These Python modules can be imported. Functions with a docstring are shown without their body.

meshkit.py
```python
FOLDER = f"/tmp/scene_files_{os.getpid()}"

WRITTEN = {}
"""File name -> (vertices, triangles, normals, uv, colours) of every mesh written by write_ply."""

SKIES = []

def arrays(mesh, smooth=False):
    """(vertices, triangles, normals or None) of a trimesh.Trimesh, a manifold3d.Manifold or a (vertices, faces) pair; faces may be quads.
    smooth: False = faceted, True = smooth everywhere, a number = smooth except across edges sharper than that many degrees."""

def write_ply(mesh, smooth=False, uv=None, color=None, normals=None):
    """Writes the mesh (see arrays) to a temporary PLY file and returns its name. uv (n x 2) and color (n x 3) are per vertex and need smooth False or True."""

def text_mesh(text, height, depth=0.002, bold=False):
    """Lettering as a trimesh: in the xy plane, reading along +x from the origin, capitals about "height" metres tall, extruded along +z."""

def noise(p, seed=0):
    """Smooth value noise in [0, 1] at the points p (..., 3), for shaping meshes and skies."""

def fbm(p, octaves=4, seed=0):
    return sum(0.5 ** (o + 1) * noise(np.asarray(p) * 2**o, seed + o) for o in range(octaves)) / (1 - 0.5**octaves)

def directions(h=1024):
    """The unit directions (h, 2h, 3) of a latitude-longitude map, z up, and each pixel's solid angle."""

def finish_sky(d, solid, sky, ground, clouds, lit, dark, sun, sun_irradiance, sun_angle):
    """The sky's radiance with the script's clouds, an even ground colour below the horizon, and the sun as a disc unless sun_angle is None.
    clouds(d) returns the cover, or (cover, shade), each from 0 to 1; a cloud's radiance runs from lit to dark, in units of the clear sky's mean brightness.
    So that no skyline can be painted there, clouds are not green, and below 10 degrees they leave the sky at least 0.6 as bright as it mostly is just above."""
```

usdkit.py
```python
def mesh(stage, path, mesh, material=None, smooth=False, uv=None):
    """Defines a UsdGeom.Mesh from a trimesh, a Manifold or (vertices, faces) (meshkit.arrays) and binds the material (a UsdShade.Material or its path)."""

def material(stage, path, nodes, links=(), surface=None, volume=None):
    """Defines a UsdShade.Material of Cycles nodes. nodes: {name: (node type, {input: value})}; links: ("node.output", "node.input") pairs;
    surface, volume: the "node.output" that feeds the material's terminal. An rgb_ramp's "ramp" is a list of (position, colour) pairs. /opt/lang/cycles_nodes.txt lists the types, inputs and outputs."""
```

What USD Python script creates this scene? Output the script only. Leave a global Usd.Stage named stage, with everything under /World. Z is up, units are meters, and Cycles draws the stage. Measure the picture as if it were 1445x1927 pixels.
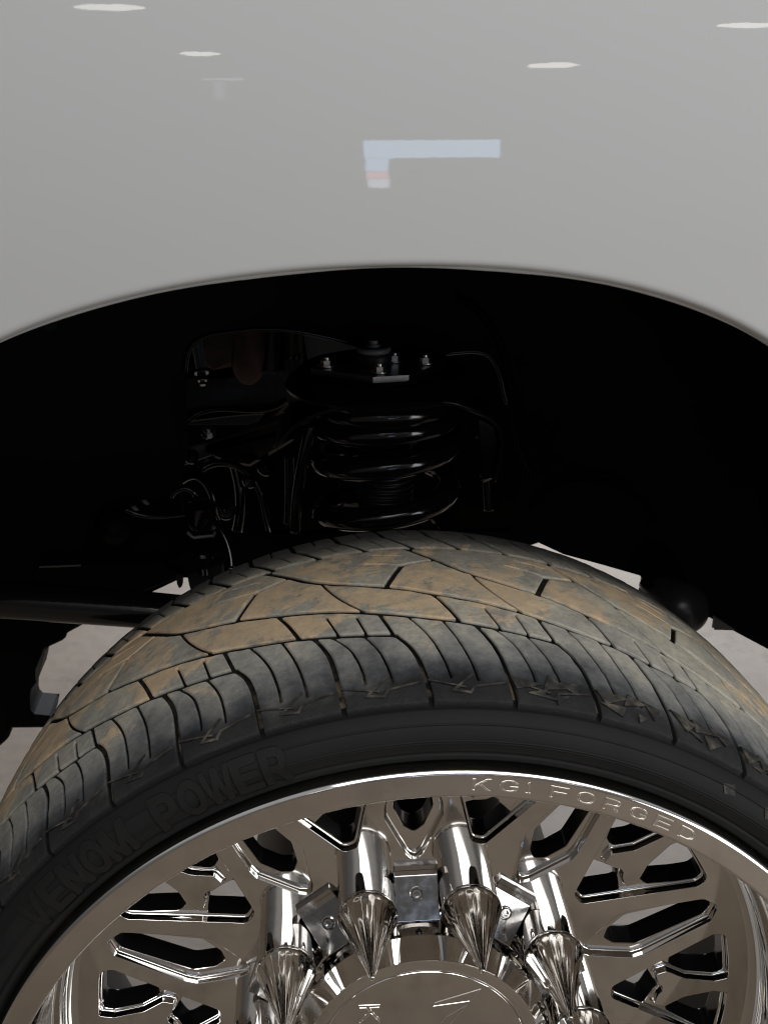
import math, random
import numpy as np, trimesh, usdkit, meshkit
from pxr import Usd, UsdGeom, UsdLux, UsdShade, Gf, Sdf
from scipy.interpolate import PchipInterpolator, CubicSpline
from scipy.spatial import Delaunay
import shapely
from shapely.geometry import Polygon, LineString, Point, MultiPolygon, box
from shapely.ops import unary_union
from shapely import affinity

random.seed(4); rng = np.random.default_rng(4)
stage = Usd.Stage.CreateInMemory()
UsdGeom.SetStageUpAxis(stage, 'Z'); UsdGeom.SetStageMetersPerUnit(stage, 1)
UsdGeom.Xform.Define(stage, '/World')
# ------------------------------------------------------------------ camera (hub of the wheel is the origin, its axle runs along y)
FPX, PW, PH = 2413.4, 1445.0, 1927.0
CAM = np.array([-0.083846, -0.738140, 0.801600])
ROT = np.array([[0.99823992, 0.02049333, -0.0556515], [-0.05930485, 0.34477956, -0.93680841], [0, 0.93845995, 0.34538807]])   # columns: right, up, back
cam = UsdGeom.Camera.Define(stage, '/World/camera')
m4 = np.eye(4); m4[:3, :3] = ROT.T; m4[3, :3] = CAM
cam.AddTransformOp().Set(Gf.Matrix4d(*m4.ravel().tolist()))
cam.CreateHorizontalApertureAttr(36.0); cam.CreateVerticalApertureAttr(36.0 * 1024 / 767)
cam.CreateFocalLengthAttr(36.0 * FPX / PW)
cam.CreateClippingRangeAttr(Gf.Vec2f(0.05, 200)); cam.CreateFStopAttr(20.0); cam.CreateFocusDistanceAttr(1.04)
cam.CreateExposureAttr(-0.15)
GROUND = -0.404

def px(u, v, y):
    """the point of the vertical plane y = const that stands at this place of the photograph: used to measure where parts are"""
    d = ROT @ np.array([(u - PW / 2) / FPX, -(v - PH / 2) / FPX, -1.0])
    return CAM + d * (y - CAM[1]) / d[1]

# ------------------------------------------------------------------ light: a workshop's even grey light, ceiling lamps, and a doorway
usdkit.material(stage, '/World/Looks/room_air', {
    'tc': ('texture_coordinate', {}), 'sep': ('separate_xyz', {}),
    'mr': ('map_range', {'from_min': -0.15, 'from_max': 0.9, 'to_min': 0, 'to_max': 1, 'clamp': True}),
    'rp': ('rgb_ramp', {'ramp': [(0, (.07, .068, .066)), (.14, (.10, .10, .10)), (.26, (.12, .12, .12)), (.46, (.17, .17, .174)), (.58, (.40, .40, .405)), (.84, (.45, .45, .455)), (1, (.30, .30, .305))]}),
    'bg': ('background_shader', {'strength': 1.0})},
    [('tc.generated', 'sep.vector'), ('sep.z', 'mr.value'), ('mr.result', 'rp.fac'), ('rp.color', 'bg.color')], surface='bg.background')
dome = UsdLux.DomeLight.Define(stage, '/World/room_light')
UsdShade.MaterialBindingAPI.Apply(dome.GetPrim()).Bind(UsdShade.Material.Get(stage, '/World/Looks/room_air'))

def aim(x, d):
    d = np.asarray(d, float); d /= np.linalg.norm(d); z = -d
    r = np.cross([0, 0, 1], z) if abs(z[2]) < .99 else np.array([1.0, 0, 0]); r /= np.linalg.norm(r); u = np.cross(z, r)
    m = np.eye(4); m[0, :3], m[1, :3], m[2, :3], m[3, :3] = r, u, z, x
    return Gf.Matrix4d(*m.ravel().tolist())

def rect_light(name, x, d, w, h, power, col=(1, 1, 1)):
    l = UsdLux.RectLight.Define(stage, '/World/' + name); l.CreateWidthAttr(w); l.CreateHeightAttr(h)
    l.CreateIntensityAttr(power); l.CreateColorAttr(Gf.Vec3f(*col)); l.AddTransformOp().Set(aim(x, d)); return l

def disk_light(name, x, d, r, power, col=(1, 1, 1), sy=.5):
    l = UsdLux.DiskLight.Define(stage, '/World/' + name); l.CreateRadiusAttr(r)
    l.CreateIntensityAttr(power); l.CreateColorAttr(Gf.Vec3f(*col)); l.AddTransformOp().Set(Gf.Matrix4d().SetScale(Gf.Vec3d(1, sy, 1)) * aim(x, d)); return l
rect_light('roof_light', (.75, -2.1, 2.78), (-.18, .66, -.72), 3.6, 1.7, 3.7, (1.0, 1.0, 1.0))
rect_light('open_door', (3.3, -2.7, .60), (-.80, .62, -.08), 2.0, 2.0, 6.0, (.98, 1.0, 1.02))
for i, (x, y, r, sy) in enumerate(((-1.45, -5.48, .23, .6), (-1.24, -8.23, .19, 1.0), (2.26, -9.36, .27, 1.1), (3.04, -6.19, .25, .6))):
    disk_light(f'ceiling_lamp_{i}', (x, y, 2.6), (0, 0, -1), r, 8.0, (1.0, .97, .90), sy)
rect_light('doorway_light', (.515, -5, .795), (0, 1, 0), .79, .205, 5.4, (.58, .80, 1.10))
rect_light('doorway_light_low', (.195, -5, .615), (0, 1, 0), .135, .15, 5.4, (.58, .80, 1.10))
rect_light('doorway_pink', (.20, -5, .493), (0, 1, 0), .13, .085, 4.8, (1.0, .50, .58))
rect_light('doorway_white', (.205, -5, .395), (0, 1, 0), .125, .10, 4.8, (.84, .88, 1.0))
rect_light('far_fitting', (-.68, -5, 1.60), (0, 1, 0), .24, .03, 1.8, (.85, .92, 1.0))
rect_light('far_fitting_leg', (-.70, -5, 1.47), (0, 1, 0), .06, .20, .8, (.85, .92, 1.0))
rect_light('yard_light', (1.0, 4.6, 1.7), (-.1, -.75, -.62), 3.6, 1.6, 14.5, (.95, 1.0, 1.08))

# ------------------------------------------------------------------ helpers
NAMES = {}
def path_of(name, parent):
    base = (parent.GetPath().pathString if parent else '/World') + '/' + name
    n = NAMES.get(base, 0); NAMES[base] = n + 1
    return base if n == 0 else f'{base}_{n:03d}'

def tag(p, label=None, cat=None, group=None, kind=None):
    p = p.GetPrim() if hasattr(p, 'GetPrim') else p
    for k, v in (('label', label), ('category', cat), ('group', group), ('kind', kind)):
        if v: p.SetCustomDataByKey(k, v)
    return p

def obj(name, mesh, mat, parent=None, smooth=35, label=None):
    m = usdkit.mesh(stage, path_of(name, parent), mesh, mat, smooth=smooth)
    if label: tag(m, label)
    return m.GetPrim()

def xf(name, parent=None):
    return UsdGeom.Xform.Define(stage, path_of(name, parent)).GetPrim()

def mat(name, nodes, links=(), surface='p.BSDF'):
    return usdkit.material(stage, '/World/Looks/' + name, nodes, links, surface=surface)

def cat(ms):
    V, F, n = [], [], 0
    for m in ms:
        v, f = (np.asarray(m[0], float), np.asarray(m[1], int)) if isinstance(m, tuple) else (np.asarray(m.vertices), np.asarray(m.faces))
        if f.shape[1] == 4: f = np.vstack([f[:, [0, 1, 2]], f[:, [0, 2, 3]]])
        V.append(v); F.append(f + n); n += len(v)
    return np.vstack(V), np.vstack(F)

def grid(P, wrap=False):
    """a quad sheet of an (a, b, 3) array of points; wrap closes the b direction"""
    a, b = P.shape[:2]; idx = np.arange(a * b).reshape(a, b)
    nx = np.roll(idx, -1, 1) if wrap else idx[:, 1:]
    i0 = idx if wrap else idx[:, :-1]
    q = np.stack([i0[:-1].ravel(), nx[:-1].ravel(), nx[1:].ravel(), i0[1:].ravel()], 1)
    return P.reshape(-1, 3), np.vstack([q[:, [0, 1, 2]], q[:, [0, 2, 3]]])

def rev(profile, n=256, a0=0, a1=2 * math.pi):
    """a surface turned about the axle: profile is (y, r) pairs"""
    t = np.linspace(a0, a1, n, endpoint=abs(a1 - a0 - 2 * math.pi) > 1e-6); p = np.asarray(profile, float)
    P = np.stack([p[:, 1, None] * np.cos(t), np.repeat(p[:, :1], len(t), 1), p[:, 1, None] * np.sin(t)], -1)
    return grid(P, wrap=abs(a1 - a0 - 2 * math.pi) < 1e-6)

def smooth_profile(p, n=8):
    p = np.asarray(p, float); s = np.r_[0, np.cumsum(np.linalg.norm(np.diff(p, axis=0), axis=1))]
    u = np.unique(np.concatenate([np.linspace(a, b, n) for a, b in zip(s[:-1], s[1:])]))
    return np.stack([PchipInterpolator(s, p[:, 0])(u), PchipInterpolator(s, p[:, 1])(u)], 1)

def tube(pts, r, n=12, caps=True):
    pts = np.asarray(pts, float); r = np.broadcast_to(r, len(pts)); d = np.gradient(pts, axis=0); d /= np.linalg.norm(d, axis=1)[:, None]
    a = np.cross(d[0], [0.31, 0.11, 0.94]); a /= np.linalg.norm(a); rows = []
    t = np.linspace(0, 2 * math.pi, n, endpoint=False)
    for p, dd, rr in zip(pts, d, r):
        a = a - dd * (a @ dd); a /= np.linalg.norm(a); b = np.cross(dd, a)
        rows.append(p + rr * (np.cos(t)[:, None] * a + np.sin(t)[:, None] * b))
    v, f = grid(np.array(rows), True)
    if caps:
        v = np.vstack([v, pts[0], pts[-1]]); k = len(v); m = (len(pts) - 1) * n; i = np.arange(n); j = (i + 1) % n
        f = np.vstack([f, np.stack([np.full(n, k - 2), j, i], 1), np.stack([np.full(n, k - 1), m + i, m + j], 1)])
    return v, f

def spline(pts, n=40):
    pts = np.asarray(pts, float); s = np.r_[0, np.cumsum(np.linalg.norm(np.diff(pts, axis=0), axis=1))]
    return CubicSpline(s, pts)(np.linspace(0, s[-1], n))

def geoms(g): return [x for x in getattr(g, 'geoms', [g]) if x.geom_type == 'Polygon' and x.area > 1e-9]

def flat(poly):
    """triangles of a plane polygon: (n x 2 points, faces)"""
    out = []
    for g in geoms(poly):
        v, f = trimesh.creation.triangulate_polygon(g, engine='earcut'); out.append((np.c_[v, np.zeros(len(v))], f))
    return cat(out)

def face_sheet(poly, y):
    v, f = flat(poly); V = np.stack([v[:, 0], np.full(len(v), y), v[:, 1]], 1)
    n = np.cross(V[f[:, 1]] - V[f[:, 0]], V[f[:, 2]] - V[f[:, 0]])[:, 1]
    f = f.copy(); f[n > 0] = f[n > 0][:, ::-1]; return V, f

def ring_pts(line, step):
    n = max(8, int(line.length / step)); s = np.linspace(0, line.length, n, endpoint=False)
    return np.array([line.interpolate(t).coords[0] for t in s])

def pocket_wall(poly, steps, y0, step=.0016):
    """the wall of a milled pocket: steps are (inset, depth) pairs followed from the face inwards"""
    out = []
    for g in geoms(poly):
        p0 = ring_pts(shapely.geometry.polygon.orient(g).exterior, step); rows = []
        for inset, dep in steps:
            b = g.buffer(-inset)
            b = max(geoms(b), key=lambda x: x.area) if geoms(b) else g
            q = p0 if abs(inset) < 1e-9 else np.array([b.exterior.interpolate(b.exterior.project(Point(p))).coords[0] for p in p0])
            rows.append(np.stack([q[:, 0], np.full(len(q), y0 + dep), q[:, 1]], 1))
        out.append(grid(np.array(rows), True))
    return cat(out)

def rounded(poly, r): return poly.buffer(-r, 8).buffer(2 * r, 8).buffer(-r, 8)

def prism(pts2, y0, y1, bevel=.0015):
    """a plate of some thickness standing in the x-z plane with eased edges"""
    g = shapely.geometry.polygon.orient(pts2 if isinstance(pts2, Polygon) else Polygon(pts2))
    b = geoms(g.buffer(-bevel, join_style=2))
    fr = face_sheet(MultiPolygon(b), y0); bk = face_sheet(g, y1); bk = (bk[0], bk[1][:, ::-1])
    w = pocket_wall(g, [(bevel, 0), (0, bevel), (0, y1 - y0)], y0, .006); w = (w[0], w[1])
    return cat([fr, bk, w])

def hull(pts): return trimesh.convex.convex_hull(np.asarray(pts, float))

def bolt(c, axis, r, h, n=6):
    """a hex bolt head with a washer and a shank end"""
    axis = np.asarray(axis, float) / np.linalg.norm(axis)
    T = trimesh.geometry.align_vectors([0, 0, 1], axis); T[:3, 3] = c
    w = trimesh.creation.cylinder(1.45 * r, .25 * h, sections=24); w.apply_translation([0, 0, .125 * h])
    a = trimesh.creation.cylinder(r, .8 * h, sections=n); a.apply_translation([0, 0, .25 * h + .4 * h])
    s = trimesh.creation.cylinder(.55 * r, .5 * h, sections=16); s.apply_translation([0, 0, 1.25 * h])
    m = trimesh.util.concatenate([w, a, s]); m.apply_transform(T); return m

# ------------------------------------------------------------------ materials
P = 'principled_bsdf'
chrome = mat('polished_alloy', {
    'g': ('geometry', {}), 'n': ('noise_texture', {'scale': 22, 'detail': 5, 'roughness': .6}), 'n2': ('noise_texture', {'scale': 240, 'detail': 2}),
    'r': ('rgb_ramp', {'ramp': [(.35, (.05,) * 3), (.62, (.075,) * 3), (.8, (.15,) * 3)]}),
    'c': ('rgb_ramp', {'ramp': [(0, (.68, .66, .635)), (.55, (.68, .66, .635)), (.72, (.56, .535, .50)), (1, (.49, .455, .41))]}),
    'p': (P, {'metallic': 1.0})},
    [('g.position', 'n.vector'), ('g.position', 'n2.vector'), ('n.fac', 'r.fac'), ('n.fac', 'c.fac'), ('r.color', 'p.roughness'), ('c.color', 'p.base_color')])
etched = mat('etched_alloy', {'p': (P, {'metallic': 1.0, 'base_color': (.88, .85, .80), 'roughness': .22})})
clamp_alloy = mat('clamp_alloy', {'g': ('geometry', {}), 'n': ('noise_texture', {'scale': 130, 'detail': 4}), 'r': ('rgb_ramp', {'ramp': [(.35, (.09,) * 3), (.7, (.22,) * 3)]}), 'p': (P, {'metallic': 1.0, 'base_color': (.40, .39, .385)})}, [('g.position', 'n.vector'), ('n.fac', 'r.fac'), ('r.color', 'p.roughness')])
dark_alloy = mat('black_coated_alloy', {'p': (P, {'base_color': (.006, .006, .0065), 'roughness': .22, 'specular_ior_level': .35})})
inner_barrel = mat('dull_barrel', {'p': (P, {'base_color': (.045, .042, .036), 'roughness': .5, 'metallic': .2})})
paint = mat('white_car_paint', {
    'g': ('geometry', {}), 'n': ('noise_texture', {'scale': 300, 'detail': 0}), 'n2': ('noise_texture', {'scale': 34, 'detail': 2}), 'n3': ('noise_texture', {'scale': 420, 'detail': 2}), 'n4': ('noise_texture', {'scale': 5, 'detail': 3}),
    'sum': ('math', {'math_type': 'multiply_add', 'value2': 5.0}), 'b': ('bump', {'strength': .012, 'distance': .00022}),
    'sp': ('rgb_ramp', {'ramp': [(.0, (.425, .428, .424)), (.765, (.425, .428, .424)), (.80, (.40, .39, .37)), (1, (.36, .35, .33))]}),
    'rg': ('map_range', {'from_min': .35, 'from_max': .7, 'to_min': .012, 'to_max': .028, 'clamp': True}),
    'p': (P, {'roughness': .55, 'specular_ior_level': .2, 'coat_weight': 1.0, 'coat_ior': 1.5})},
    [('g.position', 'n.vector'), ('g.position', 'n2.vector'), ('g.position', 'n3.vector'), ('g.position', 'n4.vector'), ('n2.fac', 'sum.value1'), ('n.fac', 'sum.value3'), ('sum.value', 'b.height'), ('b.normal', 'p.coat_normal'), ('n3.fac', 'sp.fac'), ('sp.color', 'p.base_color'), ('n4.fac', 'rg.value'), ('rg.result', 'p.coat_roughness')])
liner_black = mat('matt_black_liner', {'g': ('geometry', {}), 'n': ('noise_texture', {'scale': 60, 'detail': 3}), 'b': ('bump', {'strength': .15, 'distance': .002}),
    'p': (P, {'base_color': (.0018, .0018, .0024), 'roughness': .6, 'specular_ior_level': .09})}, [('g.position', 'n.vector'), ('n.fac', 'b.height'), ('b.normal', 'p.normal')])
gloss_black = mat('gloss_black_paint', {'g': ('geometry', {}), 'n': ('noise_texture', {'scale': 70, 'detail': 4}), 'b': ('bump', {'strength': .12, 'distance': .002}),
    'p': (P, {'base_color': (.003, .003, .0040), 'roughness': .13, 'specular_ior_level': .5})}, [('g.position', 'n.vector'), ('n.fac', 'b.height'), ('b.normal', 'p.normal')])
satin_black = mat('satin_black_rubber', {'p': (P, {'base_color': (.008, .008, .009), 'roughness': .42})})
bush_rubber = mat('bush_rubber', {'p': (P, {'base_color': (.030, .030, .032), 'roughness': .33})})
navy = mat('dark_blue_casting', {'g': ('geometry', {}), 'n': ('noise_texture', {'scale': 90, 'detail': 4}), 'b': ('bump', {'strength': .4, 'distance': .003}),
    'p': (P, {'base_color': (.020, .023, .032), 'roughness': .55})}, [('g.position', 'n.vector'), ('n.fac', 'b.height'), ('b.normal', 'p.normal')])
rust = mat('brown_heat_metal', {'g': ('geometry', {}), 'n': ('noise_texture', {'scale': 50, 'detail': 4}), 'r': ('rgb_ramp', {'ramp': [(.3, (.05, .028, .020)), (.7, (.11, .06, .042))]}),
    'p': (P, {'roughness': .7})}, [('g.position', 'n.vector'), ('n.fac', 'r.fac'), ('r.color', 'p.base_color')])
steel = mat('zinc_steel', {'p': (P, {'base_color': (.55, .54, .52), 'metallic': 1.0, 'roughness': .3})})
grey_metal = mat('grey_frame_metal', {'p': (P, {'base_color': (.10, .105, .115), 'roughness': .45})})
plastic_grey = mat('grey_plastic', {'p': (P, {'base_color': (.10, .10, .095), 'roughness': .6})})
pos_n = lambda s, d=4, r=.55, **k: ('noise_texture', {'scale': s, 'detail': d, 'roughness': r, **k})
rubber = mat('sidewall_rubber', {
    'g': ('geometry', {}), 'n': pos_n(14), 'n2': pos_n(420, 3),
    'r': ('rgb_ramp', {'ramp': [(.3, (.008, .008, .0083)), (.6, (.011, .0107, .0104)), (.8, (.021, .019, .0165))]}),
    'b': ('bump', {'strength': .25, 'distance': .0006}), 'p': (P, {'roughness': .62, 'specular_ior_level': .16})},
    [('g.position', 'n.vector'), ('g.position', 'n2.vector'), ('n.fac', 'r.fac'), ('r.color', 'p.base_color'), ('n2.fac', 'b.height'), ('b.normal', 'p.normal')])
# worn tread: grey film over the contact patch, tan dried mud in drifts, bare dark rubber on the shoulder
PY = np.array([.0, .008, .015, .025, .04, .06, .09, .12, .15, .194, .24, .27, .30, .32, .344, .36, .375])
PR = np.array([.365, .378, .386, .3905, .394, .3965, .399, .4015, .403, .4037, .4022, .400, .3965, .3925, .385, .376, .36])
RR = PchipInterpolator(PY, PR)
def tread_mat(name, sx):
    rr_ = [(y / .4, ((float(RR(y)) - .36) / .05,) * 3) for y in np.linspace(.0, .374, 90)]
    N = lambda: (0, 0, 0)
    return mat(name, {
        'g': ('geometry', {}), 's': ('separate_xyz', {}), 'cx': ('combine_xyz', {'y': 0.0}), 'len': ('vector_math', {'math_type': 'length'}),
        'map': ('mapping', {'mapping_type': 'point', 'scale': (1.0, .75, 1.0), 'location': (sx * 3, sx, 0)}),
        'n1': pos_n(13, 4, .6, distortion=.8), 'n2': pos_n(70, 6, .72), 'n3': pos_n(520, 4, .7), 'n4': pos_n(24, 4, .6), 'n5': pos_n(180, 4, .7),
        'wob': ('math', {'math_type': 'multiply_add', 'value2': .05, 'value3': -.025}), 'yy': ('math', {'math_type': 'add'}),
        'yw': ('map_range', {'from_min': 0, 'from_max': .4, 'clamp': True}), 'yr': ('map_range', {'from_min': 0, 'from_max': .4, 'clamp': True}),
        'rr': ('rgb_ramp', {'ramp': rr_}), 'dep': ('math', {'math_type': 'multiply_add', 'value2': .05, 'value3': .36}), 'dd': ('math', {'math_type': 'subtract'}),
        'wall': ('map_range', {'from_min': .0019, 'from_max': .0030, 'clamp': True}),
        'mask': ('rgb_ramp', {'ramp': [(0, N()), (.20, N()), (.30, (.06,) * 3), (.40, (.13,) * 3), (.62, (.15,) * 3), (.70, (.05,) * 3), (.80, N()), (1, N())]}),
        'xr': ('map_range', {'from_min': -.22, 'from_max': .26, 'to_min': .034, 'to_max': -.048, 'clamp': True}),
        'film': ('rgb_ramp', {'ramp': [(0, (.018, .018, .019)), (.085, (.020, .020, .0205)), (.115, (.060, .062, .066)), (.17, (.20, .20, .195)), (.25, (.355, .34, .30)), (.50, (.43, .402, .335)), (.66, (.37, .34, .28)), (.73, (.10, .097, .09)), (1, (.07, .068, .064))]}),
        'a1': ('math', {'math_type': 'multiply_add', 'value2': .62}), 'a2': ('math', {'math_type': 'multiply', 'value2': .36}), 'a3': ('math', {'math_type': 'add'}), 'a4': ('math', {'math_type': 'add'}),
        'dr': ('rgb_ramp', {'ramp': [(0, N()), (.60, N()), (.625, (.50,) * 3), (.67, (.9,) * 3), (1, (.97,) * 3)]}),
        'tan': ('rgb_ramp', {'ramp': [(.3, (.48, .36, .235)), (.55, (.63, .465, .29)), (.75, (.72, .56, .37))]}),
        'shade': ('rgb_ramp', {'ramp': [(.28, (.62,) * 3), (.48, (.95,) * 3), (.70, (1.28, 1.24, 1.14))]}), 'sh5': ('rgb_ramp', {'ramp': [(.3, (.80,) * 3), (.7, (1.2,) * 3)]}),
        'fm': ('mix_color', {'blend_type': 'multiply', 'fac': 1.0, 'use_clamp': False}), 'fm2': ('mix_color', {'blend_type': 'multiply', 'fac': 1.0, 'use_clamp': False}),
        'cm': ('mix_color', {'blend_type': 'mix'}), 'cw': ('mix_color', {'blend_type': 'mix', 'b': (.012, .012, .012)}),
        'hs': ('math', {'math_type': 'multiply_add', 'value2': .8}), 'gate': ('rgb_ramp', {'ramp': [(0, N()), (.16, N()), (.25, (1,) * 3), (.70, (1,) * 3), (.78, (.1,) * 3), (1, N())]}), 'gm': ('math', {'math_type': 'multiply'}),
        'b': ('bump', {'strength': .7, 'distance': .0012}), 'p': (P, {'roughness': .8, 'specular_ior_level': .3})},
        [('g.position', 's.vector'), ('s.x', 'cx.x'), ('s.z', 'cx.z'), ('cx.vector', 'len.vector1'), ('g.position', 'map.vector'), ('map.vector', 'n1.vector'), ('g.position', 'n2.vector'), ('g.position', 'n3.vector'), ('map.vector', 'n4.vector'), ('g.position', 'n5.vector'),
         ('n4.fac', 'wob.value1'), ('s.y', 'yy.value1'), ('wob.value', 'yy.value2'), ('yy.value', 'yw.value'), ('s.y', 'yr.value'), ('yr.result', 'rr.fac'), ('rr.color', 'dep.value1'), ('dep.value', 'dd.value1'), ('len.value', 'dd.value2'), ('dd.value', 'wall.value'),
         ('yw.result', 'mask.fac'), ('yw.result', 'film.fac'), ('s.x', 'xr.value'), ('n1.fac', 'a1.value1'), ('n2.fac', 'a2.value1'), ('a2.value', 'a1.value3'), ('a1.value', 'a3.value1'), ('mask.color', 'a3.value2'), ('a3.value', 'a4.value1'), ('xr.result', 'a4.value2'), ('a4.value', 'dr.fac'),
         ('n2.fac', 'tan.fac'), ('n4.fac', 'shade.fac'), ('n5.fac', 'sh5.fac'), ('film.color', 'fm.a'), ('shade.color', 'fm.b'), ('fm.result', 'fm2.a'), ('sh5.color', 'fm2.b'), ('dr.color', 'gm.value1'), ('yw.result', 'gate.fac'), ('gate.color', 'gm.value2'), ('gm.value', 'cm.fac'), ('fm2.result', 'cm.a'), ('tan.color', 'cm.b'),
         ('wall.result', 'cw.fac'), ('cm.result', 'cw.a'), ('cw.result', 'p.base_color'), ('gm.value', 'hs.value1'), ('n3.fac', 'hs.value3'), ('hs.value', 'b.height'), ('b.normal', 'p.normal')])
PY = np.array([.0, .008, .015, .025, .04, .06, .09, .12, .15, .194, .24, .27, .30, .32, .344, .36, .375])
PR = np.array([.365, .378, .386, .3905, .394, .3965, .399, .4015, .403, .4037, .4022, .400, .3965, .3925, .385, .376, .36])
RR = PchipInterpolator(PY, PR)
treads = [tread_mat('dusty_tread_a', 0.0), tread_mat('dusty_tread_b', .013), tread_mat('dusty_tread_c', -.011)]
groove = mat('groove_rubber', {
    'g': ('geometry', {}), 's': ('separate_xyz', {}), 'n': pos_n(70, 4),
    'm': ('rgb_ramp', {'ramp': [(0, (.30,) * 3), (.10, (1,) * 3), (.17, (.2,) * 3), (1, (0.05,) * 3)]}), 'yw': ('map_range', {'from_min': 0, 'from_max': .4, 'clamp': True}),
    'd': ('rgb_ramp', {'ramp': [(.40, (0,) * 3), (.58, (1,) * 3)]}), 'f': ('math', {'math_type': 'multiply'}),
    'c': ('mix_color', {'a': (.013, .013, .013), 'b': (.20, .155, .10)}), 'p': (P, {'roughness': .85, 'specular_ior_level': .2})},
    [('g.position', 's.vector'), ('g.position', 'n.vector'), ('s.y', 'yw.value'), ('yw.result', 'm.fac'), ('n.fac', 'd.fac'), ('m.color', 'f.value1'), ('d.color', 'f.value2'), ('f.value', 'c.fac'), ('c.result', 'p.base_color')])
concrete = mat('concrete_floor', {
    'g': ('geometry', {}), 'n': pos_n(2.2, 6, .6), 'n2': pos_n(38, 5), 'n3': pos_n(9, 6, .7),
    'r': ('rgb_ramp', {'ramp': [(.3, (.165, .129, .096)), (.5, (.195, .154, .115)), (.72, (.225, .182, .140))]}),
    'st': ('rgb_ramp', {'ramp': [(.28, (.62, .56, .5)), (.42, (1,) * 3), (1, (1,) * 3)]}),
    'sp': ('rgb_ramp', {'ramp': [(.3, (.88,) * 3), (.6, (1.04,) * 3)]}),
    'm': ('mix_color', {'blend_type': 'multiply', 'fac': 1.0}), 'm2': ('mix_color', {'blend_type': 'multiply', 'fac': .8}),
    'b': ('bump', {'strength': .25, 'distance': .002}), 'p': (P, {'roughness': .62, 'specular_ior_level': .3})},
    [('g.position', 'n.vector'), ('g.position', 'n2.vector'), ('g.position', 'n3.vector'), ('n.fac', 'r.fac'), ('n3.fac', 'st.fac'), ('n2.fac', 'sp.fac'), ('r.color', 'm.a'), ('sp.color', 'm.b'),
     ('m.result', 'm2.a'), ('st.color', 'm2.b'), ('m2.result', 'p.base_color'), ('n2.fac', 'b.height'), ('b.normal', 'p.normal')])

# ------------------------------------------------------------------ the floor
S = 25.0
fl = obj('floor', (np.array([[-S, -S, GROUND], [S, -S, GROUND], [S, S, GROUND], [-S, S, GROUND]]), np.array([[0, 1, 2], [0, 2, 3]])), concrete, smooth=False)
tag(fl, 'bare beige concrete floor seen under the car and through the wheel', 'floor', kind='structure')

# ------------------------------------------------------------------ the car and its wing
car = xf('car')
tag(car, 'white car close up at its front wing with deep chrome wheel and dusty wide tyre', 'car')

ARCH = [(0, 640), (135, 590), (300, 545), (410, 522), (545, 507), (700, 499), (850, 499), (1000, 509), (1100, 518), (1200, 540), (1300, 575), (1445, 642)]
AC = np.array([-0.0375, 0.075])
aq = np.array([px(u, v, .025) for u, v in ARCH])[:, [0, 2]] - AC
aphi, arad = np.arctan2(aq[:, 1], aq[:, 0]), np.hypot(*aq.T)
o = np.argsort(aphi); acoef = np.polyfit(aphi[o] - math.pi / 2, arad[o], 4)
def arch_r(phi):
    d = np.clip(phi - math.pi / 2, aphi.min() - math.pi / 2 - .02, aphi.max() - math.pi / 2 + .02)
    return np.polyval(acoef, d) - .0012
TZ = np.linspace(-.4, 1.4, 600)
TAU = np.radians(np.interp(TZ, [-.4, .1, .45, .66, .83, 1.0, 1.4], [5, 2, -2, -4, 9, 26, 60]))
TYI = np.cumsum(np.tan(TAU)) * (TZ[1] - TZ[0]); TYI -= np.interp(.672, TZ, TYI)
def wing_y(x, z): return .019 + np.interp(z, TZ, TYI) + (x + .03) ** 2 / (2 * 4.0)
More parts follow.
